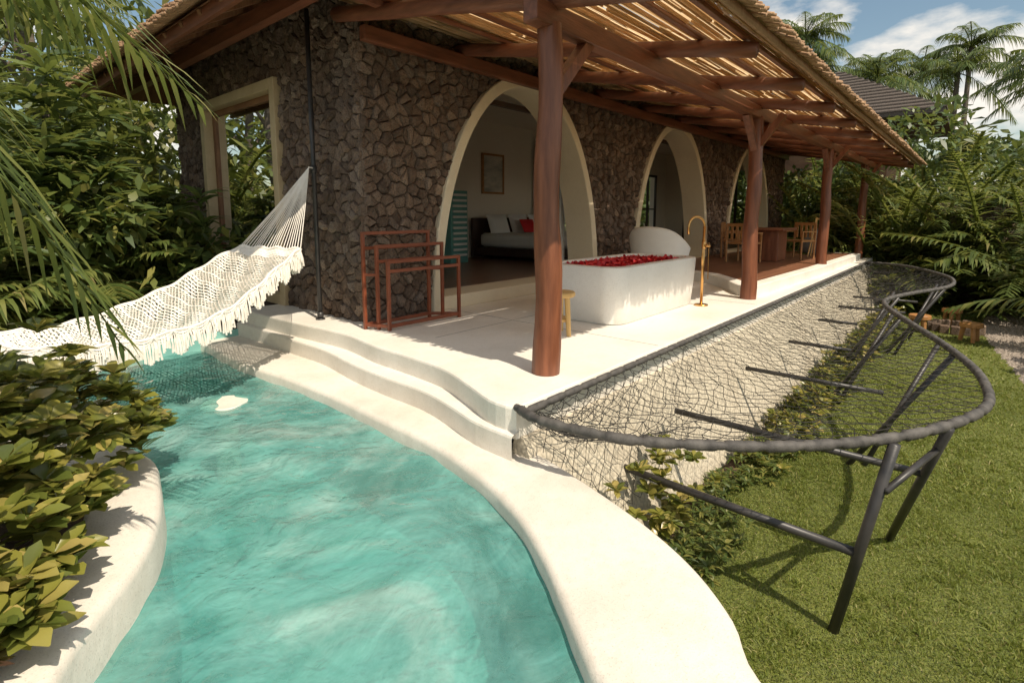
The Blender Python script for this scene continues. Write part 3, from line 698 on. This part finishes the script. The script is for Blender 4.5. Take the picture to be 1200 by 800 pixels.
def chair(name,x,y,z,ang,mat):
    e_=empty(name); g=G(); w=.26
    for sx_,sy_,h in ((-w,-w,.45),(w,-w,.45),(-w,w,.85),(w,w,.85)):
        g.tube([(sx_,sy_,0),(sx_*1.0,sy_*(1.0 if h<.5 else 1.1),h)],.022,8)
    g.box((-w,-w,.41),(w,w,.45))
    for k in range(5): g.box((-w+.03+k*.115,w+.0,.5),(-w+.08+k*.115,w+.03,.82))
    g.box((-w,w-.005,.8),(w,w+.035,.87)); 
    for s in (-w,w): g.box((s-.025,-w-.02,.64),(s+.025,w,.665)); g.box((s-.02,-w-.01,.45),(s+.02,-w+.03,.64))
    c,s_=math.cos(ang),math.sin(ang); g.v=[(x+a*c-b*s_,y+a*s_+b*c,z+q) for a,b,q in g.v]; g.obj('frame',mat,e_)
chair('dining_chair',14.35,3.25,.17,-1.9,MT['teak']); chair('dining_chair',12.4,3.9,.17,1.4,MT['teak']); chair('dining_chair',13.6,4.5,.17,0.2,MT['teak'])
tb=empty('dining_table'); g=G(); g.box((12.8,3.2,.87),(14.0,4.1,.92)); g.box((13.0,3.35,.17),(13.75,3.95,.87)); g.obj('table',MT['redwood'],tb,bevel=.015)
sd=empty('lantern_stand'); g=G(); 
for dx,dy in ((-.16,-.16),(.16,-.16),(-.16,.16),(.16,.16)): g.tube([(15.2+dx,3.0+dy,.17),(15.2+dx*.25,3.0+dy*.25,1.15)],.018,6)
g.box((15.1,2.9,.55),(15.3,3.1,.57)); g.box((15.14,2.94,1.1),(15.26,3.06,1.14)); g.obj('legs',MT['yellowwood'],sd)
bb=empty('grey_bean_bag'); g=G(); rl=lambda r,z:[(16.3+r*math.cos(a),3.3+r*math.sin(a)*.9,z) for a in np.linspace(0,2*math.pi,20,endpoint=False)]
g.loft([rl(.25,.17),rl(.38,.25),rl(.36,.42),rl(.22,.65),rl(.07,.85),rl(.02,.9)],True,True); g.obj('bag',MT['grey'],bb,True)
def logstool(x,y,r,h):
    e_=empty('wooden_garden_stool'); g=G(); rr_=lambda q,z:[(x+q*math.cos(a),y+q*math.sin(a),z) for a in np.linspace(0,2*math.pi,16,endpoint=False)]
    g.loft([rr_(r*.95,lz+h-.09),rr_(r,lz+h-.08),rr_(r,lz+h-.01),rr_(r*.95,lz+h)],True,True)
    for k in range(3): a=k*2.09+x; g.tube([(x+r*.6*math.cos(a),y+r*.6*math.sin(a),lz+h-.05),(x+r*.85*math.cos(a),y+r*.85*math.sin(a),lz-.02)],[.045,.035],8)
    g.obj('stool',MT['teak'],e_)
logstool(13.9,-.1,.19,.38); logstool(14.3,.75,.20,.38); logstool(15.7,.25,.19,.38)
fp=empty('fire_pit'); g=G()
for k in range(14):
    a=k/14*2*math.pi; x=14.9+.42*math.cos(a); y=.15+.42*math.sin(a); g.box((x-.08,y-.08,lz-.01),(x+.08,y+.08,lz+.16+U(0,.05)))
g.obj('stones',MT['stone'],fp,bevel=.02)
# ---------------------------------------------------------------- hammock
hm=empty('hammock'); top=np.array((3.10,5.77,1.77))
NS=84
cl=cat([(2.60,5.78,.88),(2.25,5.75,.60),(1.85,5.72,.34),(1.4,5.70,.17),(.95,5.68,.10),(.45,5.66,.14),(-.05,5.64,.30)],NS+1)
wd=cat([(.50,0),(.56,0),(.66,0),(.76,0),(.78,0),(.66,0),(.40,0)],NS+1)[:,0]
NW=22
H=np.zeros((NS+1,NW+1,3))
for i in range(NS+1):
    for j in range(NW+1):
        v=-1+2*j/NW; H[i,j]=cl[i]+np.array([-.10*v,v*wd[i],.13*v*v*(1-math.exp(-i/10))+.012*math.sin(i*.6+j)])
g=G()
def c2(a,b,r): cord(g,a,b,r)
for i in range(NS):
    band=(i%12)<7
    for j in range(NW+1):
        if (i+j)%2==0 or band:
            if j<NW: c2(H[i,j],H[i+1,j+1],.0075)
            if j>0: c2(H[i,j],H[i+1,j-1],.0075)
    if i%3==0 or not band:
        for j in range(NW): c2(H[i,j],H[i,j+1],.009)
g.tube(H[:,0],.014,6); g.tube(H[:,NW],.014,6)
g.tube(H[0],.02,8)
for j in range(NW+1):
    a=H[0,j]; g.tube([tuple(a),tuple((a*.5+top*.5)+np.array([0,0,-.02])),tuple(top)],.005,4)
g.tube([tuple(top),(3.17,5.80,1.77)],.012,6)
en=np.array((-2.3,5.4,1.7))
for j in range(0,NW+1): g.tube([tuple(H[NS,j]),tuple(en)],.005,4)
g.obj('net_body',MT['cotton'],hm)
g=G(); 
g.loft([[tuple(H[i,j]+np.array([0,0,.004])) for j in range(NW+1)] for i in range(0,5)])
def fringe(line,out,L0,L1,step):
    n=len(line)-1; k_=0; s=0.
    while s<n-.01:
        k=int(s); t=s-k; p=line[k]*(1-t)+line[k+1]*t
        l=L0+(L1-L0)*abs(math.sin(s*.55))+U(-.015,.015)
        q=(p[0]+out[0]*.04+U(-.015,.015),p[1]+out[1]*.04+U(-.015,.015),p[2]-l)
        g.tube([tuple(p),((p[0]+q[0])/2+U(-.006,.006)+out[0]*.012,(p[1]+q[1])/2+U(-.004,.004)+out[1]*.012,(p[2]+q[2])/2),q],[.0045,.005,.008],4); s+=step
for jj,sg in ((0,-1),(NW,1)):
    line=[H[i,jj] for i in range(NS+1)]; fringe(line,(0,sg),.10,.20,.24)
    for s in range(21):
        a=H[s*4,jj]; b=H[min(s*4+4,NS),jj]
        for dpt in (.03,.055,.08):
            g.tube([tuple(a*(1-t)+b*t+np.array([0,sg*.015,-dpt*math.sin(math.pi*t)])) for t in np.linspace(0,1,7)],.006,4)
fringe([H[0,j] for j in range(NW+1)],(.6,0),.18,.26,.2)
g.obj('fringe',MT['cotton'],hm)
g=G(); g.tube([(-2.35,5.38,-.3),(-2.33,5.4,1.2),(-2.4,5.42,3.2)],[.12,.10,.08],10); g.obj('hammock_tree',MT['trunk'])
# ---------------------------------------------------------------- vegetation
lv=Leaves(); cs=[];
for i in range(560):
    y=U(2.15,4.0); x=U(-.9,.25+(y-2.4)*.5)
    edge_=(.25+(y-2.4)*.5)-x
    hmax=.70*min(1,(edge_+.12)/.5)*math.exp(-((y-3.25)**2)/1.3)*(1+.2*math.sin(x*9+y*7))
    cs.append((x,y,-.20+(hmax+.06)*U(.25,1.05)))
lv.whorls(cs,13,.128,.030,tilt=.5,droop=.2,segs=4,prof=[.12,.5,1,.9,.08],fold=.28)
sh=lv.obj('croton_shrub',MT['leafyellow'])
lv=Leaves(); cs=[(U(-.4,.35),U(1.7,2.7),-.22+U(0,.10)) for i in range(220)]; cs=[c for c in cs if c[0]<-.05+(c[1]-2.0)*.5]
lv.whorls(cs,10,.06,.009,tilt=.5,droop=.2); lv.obj('purple_ground_cover',MT['leafred'])
g=G()
for c in range(60):
    x=U(-.7,.1);y=U(2.8,3.6); g.tube([(x,y,-.3),(x+U(-.1,.1),y+U(-.1,.1),.1)],.006,5)
g.obj('shrub_stems',MT['trunk'],sh)
lv=Leaves(); cs=[]
for i in range(330):
    x=U(-4.5,3.0); y=7.8+abs(random.gauss(0,.9))+.15*abs(x-1); zt=2.5+.5*math.sin(x*1.9)+.35*math.sin(x*4.1+1)
    z=U(-.05,1)*zt+(y-7.7)*.25
    if x>1.9 and z>1.5: x-=1.2
    cs.append((x,y,z))
lv.whorls(cs,15,.52,.038,tilt=.35,droop=.4,segs=4,prof=[.4,1,.9,.55,.03],fold=.15)
lv.obj('dracaena_bushes',MT['leafdark'])
lv=Leaves()
def areca(lv,x,y,z0,h,n,ll=.42,spread=1.,num=34,lw=.017):
    for k in range(n):
        a=U(0,6.283); e_=U(.7,2.6); l=h*U(.75,1.1)
        lv.frond((x+U(-.12,.12),y+U(-.12,.12),z0),(math.cos(a)*spread,math.sin(a)*spread,e_),l,U(.28,.6),num,ll*U(.8,1.2),lw,.014*h/2,ld=U(.3,.7))
for i in range(24): areca(lv,U(-5,2.7),U(9.5,13.5),-.2,U(2.8,4.8),10,.5,lw=.024)
for x,y,h in ((.6,8.6,2.6),(-.5,8.0,2.9),(1.6,9.0,2.7),(-1.8,8.2,3.2),(2.3,9.6,2.4),(-.2,6.9,2.0),(1.2,11.5,4.6),(-.6,11,5),(2.2,13.5,5.2),(.4,14,5.6),(-2.5,12,5.6)): areca(lv,x,y,-.2,h,10,.5,lw=.023)
lv.obj('areca_palms',MT['leafpalm'])
def mass(name,n,xr,yr,zr,rr_,cnt,L,W,mat,hf=None):
    lv=Leaves(); c=[];r=[]
    for i in range(n):
        x=U(*xr);y=U(*yr);zt=hf(x,y) if hf else zr[1]; z=U(zr[0],zt); q=U(*rr_); c.append((x,y,z)); r.append((q,q,q*U(.6,.9)))
    lv.mass(c,r,cnt,L,W,droop=.25,segs=2,prof=[.25,1,.1],roll=.6); return lv.obj(name,mat)
mass('jungle_trees',90,(-14,4.5),(13,19),(0,8.5),(.8,1.8),230,.42,.075,MT['leafpalm'],lambda x,y:4.9+1.6*math.sin(x*.9)+(y-13)*.4)
mass('low_foliage',50,(-5,3.1),(8.0,9.5),(-.2,1.2),(.35,.8),180,.22,.05,MT['leafshrub'],lambda x,y:1.3)
mass('rear_garden_foliage',34,(3.5,21),(15.5,18),(-1,2.6),(.9,1.5),150,.42,.09,MT['leafpalm'],lambda x,y:2.4)
g=G()
for i in range(14):
    x=U(-9,4);y=U(14,18); g.tube([(x,y,-.3),(x+U(-.4,.4),y,3),(x+U(-.8,.8),y+U(-.5,.5),6)],[.16,.12,.05],8)
    g.tube([(x,y,3),(x+1.2,y+.3,5)],[.07,.02],6); g.tube([(x,y,2.6),(x-1.3,y-.3,4.8)],[.07,.02],6)
g.obj('tree_trunks',MT['trunk'])
pt=empty('date_palm'); g=G(); bx,by=-.55,2.15
g.tube([(bx-.05,by+.1,-.3),(bx-.02,by+.05,.8),(bx,by,2.2)],[.12,.09,.08],12); g.obj('trunk',MT['trunk'],pt,True)
lv=Leaves(); crown=np.array((bx,by,2.25))
for tx,ty,tz,dr in ((.80,2.28,1.66,.45),(.50,2.36,.75,.55),(.45,2.75,1.95,.4),(.25,2.45,1.5,.5),(.62,2.9,2.2,.35),(.15,2.9,1.25,.5),(.1,3.3,2.0,.4),(.70,2.6,1.88,.45),(-.1,2.6,.95,.5),(-1.6,2.9,2.2,.4),(-1.9,1.8,2.1,.4),(-1.2,1.0,2.2,.4),(-.6,3.6,2.4,.4),(-.8,2.2,3.6,.2),(-1.3,2.8,3.0,.3)):
    dv=np.array((tx,ty,tz))-crown; ln=np.linalg.norm(dv)*1.05
    d=dv/ln+np.array((0,0,dr)); ln2=ln*np.linalg.norm(d); lv.frond(crown,d,ln2,dr*ln/ln2,26,.38,.0085,.008,vshape=.15,ld=.55)
lv.obj('fronds',MT['leafpalm'],pt)
# plants along retaining wall
lv=Leaves(); cs=[(3.62+random.gauss(0,.22),1.6+U(-.15,.18),-1.3+U(.1,.72)) for i in range(34)]
lv.whorls(cs,12,.11,.026,tilt=.5,droop=.2,segs=4,prof=[.15,.6,1,.85,.1],fold=.25)
cs=[(U(5.2,16.5),U(1.15,1.65),-1.3+U(.03,.36)) for i in range(300)]
lv.whorls(cs,11,.10,.022,tilt=.5,droop=.2,segs=3,prof=[.2,1,.9,.1],fold=.2); lv.obj('croton_hedge',MT['leafyellow'])
lv=Leaves(); cs=[]
for i in range(1100):
    x=U(3.3,16.5); w_=.45+.15*math.sin(x*2.3)+.1*math.sin(x*5.1); y=1.68-U(0,1)*w_; cs.append((x,y,-1.3+U(0,.16+.08*math.sin(x*3.7))))
lv.whorls(cs,11,.085,.011,tilt=.5,droop=.3,segs=3,fold=.2); lv.obj('ground_cover_plants',MT['leafshrub'])
# right background
lv=Leaves()
for i in range(52):
    x=U(18.5,27); y=U(-8,3.4)+ (x-18)*.25
    areca(lv,x,y,-1.3,U(5.2,8.0),9,.7,.9,28,.036)
for x,y,h in ((20.9,3.4,3.4),(21.5,5.0,4.6),(22,7,4.6),(22.6,4.2,5.4),(23,2.6,5.6),(23.4,5.8,5.4),(23.4,1.2,6.2),(22,.4,5.8),(24,7.2,5.4),(19.3,1.2,2.8),(18.0,-1.2,4.2),(20,-.2,5.6),(16.5,-2.6,4.6),(14,-3.2,3.8),(12,-3.6,3.4),(19.5,-2.5,6.4)): areca(lv,x,y,-1.3,h+1,14,.6,.85,32,.034)
lv.obj('areca_palm_border',MT['leafpalm'])
mass('garden_shrubs',80,(17.2,24),(-9,5),(-1.3,1),(.4,.9),220,.26,.06,MT['leafshrub'],lambda x,y:.4+(x-17)*.5)
mass('screening_shrubs',46,(21.8,25),(.2,9.5),(-1.0,4),(.7,1.2),260,.30,.065,MT['leafdark'],lambda x,y:3.9)
lv=Leaves(); cs=[]
for i in range(380):
    x=U(16.3,20.5); y=U(-5,2.2)+(x-17)*.4; cs.append((x,y,-1.2+U(0,1)*(.6+(x-16)*.6)))
lv.whorls(cs,12,.46,.05,tilt=.35,droop=.45,segs=3,fold=.15); lv.obj('broadleaf_border',MT['leafshrub'])
mass('side_hedge',50,(5,18),(-3.6,-2.4),(-1.3,0),(.3,.6),200,.15,.035,MT['leafshrub'],lambda x,y:-.5)
mass('distant_tree_line',150,(34,60),(-30,40),(0,7),(1.5,3),200,.7,.16,MT['leafdark'],lambda x,y:5.0+.9*math.sin(y*.35)+(x-30)*.07)
mass('trees_behind_villa',40,(22,27),(8,16),(0,5),(.9,1.6),240,.34,.08,MT['leafdark'],lambda x,y:3.6)
def coco(x,y,h,s,lean=.0):
    e_=empty('coconut_palm'); g=G(); pts=[(x+lean*(k/8)**2,y,-1.3+(h+1.3)*k/8) for k in range(9)]
    g.tube(pts,[.22-.012*k for k in range(9)],10); g.obj('trunk',MT['trunk'],e_,True)
    lv=Leaves(); c=pts[-1]
    for k in range(22):
        a=k*2.4; el=U(-.35,1.6); lv.frond(c,(math.cos(a),math.sin(a),el),s*U(.85,1.15),U(.35,.65),34,s*.26,.028*s/3,.035,ld=.9)
    lv.obj('fronds',MT['leafdark'],e_)
coco(38.4,9.2,12.4,3.2,.6); coco(42.5,9.0,11.2,2.8,-.5); coco(46.5,6.3,11.4,2.8); coco(48.8,3.8,11.8,3.0,.6); coco(47.5,1.2,12.0,3.1,-.6); coco(43,12.8,11,3); coco(50,-3,9.6,3.2); coco(38,5,9,2.6); coco(40,1.5,9.2,2.8,.4); coco(36,-2,8.0,3); coco(3.2,24,9,3.3); coco(2,20,7.5,3.2)
bh=empty('thatched_bungalow'); g=G(); EZ=5.15; RZ=7.7
e=[(25.5,1.2,EZ),(34,1.2,EZ),(34,9.4,EZ),(25.5,9.4,EZ)]; 
g.add([up(p,0) for p in e]+[(28.8,5.3,RZ),(31.5,5.3,RZ)],[(0,1,5,4),(1,2,5),(2,3,4,5),(3,0,4)]); g.add([up(p,-.18) for p in e]+e,[(3,2,1,0),(0,1,5,4),(1,2,6,5),(2,3,7,6),(3,0,4,7)]); g.obj('roof',MT['shingle'],bh)
g=G(); 
for k in range(16):
    t=k/16; dz=RZ-EZ; g.beam((25.5+3.3*t-.02,1.2+4.1*t-.02,EZ+dz*t+.02),(25.5+3.3*t-.02,9.4-4.1*t+.02,EZ+dz*t+.02),.03,.05); g.beam((25.5+3.3*t-.02,1.2+4.1*t-.02,EZ+dz*t+.02),(34-2.5*t,1.2+4.1*t-.02,EZ+dz*t+.02),.03,.05)
g.obj('roof_courses',MT['shingle'],bh)
g=G(); g.box((27.2,3.0,-1.3),(32.6,7.8,5.0)); g.obj('walls',MT['soffit'],bh); g=G(); g.box((27.15,3.6,.6),(27.21,4.6,2.6)); g.box((27.15,6,.6),(27.21,7.3,2.6)); g.obj('windows',MT['darkwood'],bh)
gw=empty('stone_garden_wall'); g=G(); g.box((19.6,-.9,-1.3),(19.95,1.5,1.55)); g.obj('core',MT['mortar'],gw)
g=G(); stones(g,-.9,1.5,-1.3,1.55,.24,lambda a,b:False,lambda a,b:(a,b),lambda u,v,d:(19.58-d,u,v)); g.obj('stones',MT['stone'],gw)
# ---------------------------------------------------------------- light, sky, camera
w=bpy.data.worlds.new('World'); sc.world=w; w.use_nodes=True; nt=w.node_tree; n=nt.nodes; bg=n['Background']
sky=n.new('ShaderNodeTexSky'); sky.sky_type='NISHITA'; sky.sun_disc=False
S=Vector((-.15,-.64,1)).normalized()
sky.sun_elevation=math.asin(S.z); sky.sun_rotation=math.atan2(S.x,S.y)%(2*math.pi); sky.air_density=1.1; sky.dust_density=1.0
tc=n.new('ShaderNodeTexCoord'); mp_=n.new('ShaderNodeMapping'); mp_.inputs['Scale'].default_value=(1,1,2.6); mp_.inputs['Location'].default_value=(.35,.1,.2); nt.links.new(tc.outputs['Generated'],mp_.inputs[0])
ns=n.new('ShaderNodeTexNoise'); ns.inputs['Scale'].default_value=5.0; ns.inputs['Detail'].default_value=7; ns.inputs['Roughness'].default_value=.55; nt.links.new(mp_.outputs[0],ns.inputs[0])
rp=n.new('ShaderNodeValToRGB'); rp.color_ramp.elements[0].position=.45; rp.color_ramp.elements[1].position=.61; nt.links.new(ns.outputs[0],rp.inputs[0])
tint=n.new('ShaderNodeMix'); tint.data_type='RGBA'; tint.blend_type='MULTIPLY'; tint.inputs[0].default_value=1; tint.inputs[7].default_value=(.84,.84,.74,1); nt.links.new(sky.outputs[0],tint.inputs[6])
mx=n.new('ShaderNodeMix'); mx.data_type='RGBA'; nt.links.new(rp.outputs[0],mx.inputs[0]); nt.links.new(tint.outputs[2],mx.inputs[6]); mx.inputs[7].default_value=(6.9,6.5,5.9,1)
nt.links.new(mx.outputs[2],bg.inputs[0]); bg.inputs[1].default_value=.15
sl=bpy.data.lights.new('sun','SUN'); sl.energy=5.0; sl.angle=math.radians(.5); sl.color=(1,.885,.72)
so=bpy.data.objects.new('sun',sl); sc.collection.objects.link(so); so.rotation_euler=(-S).to_track_quat('-Z','Y').to_euler(); so.location=(0,0,20)
cam=bpy.data.cameras.new('camera'); co=bpy.data.objects.new('camera',cam); sc.collection.objects.link(co); sc.camera=co
co.location=(0,0,1.25); co.rotation_euler=(math.radians(82.7),0,math.radians(-48.9)); cam.sensor_width=36; cam.lens=18.6; cam.shift_y=-70/1200; cam.clip_start=.05; cam.clip_end=600
sc.view_settings.view_transform='Standard'; sc.view_settings.look='None'; sc.view_settings.exposure=0
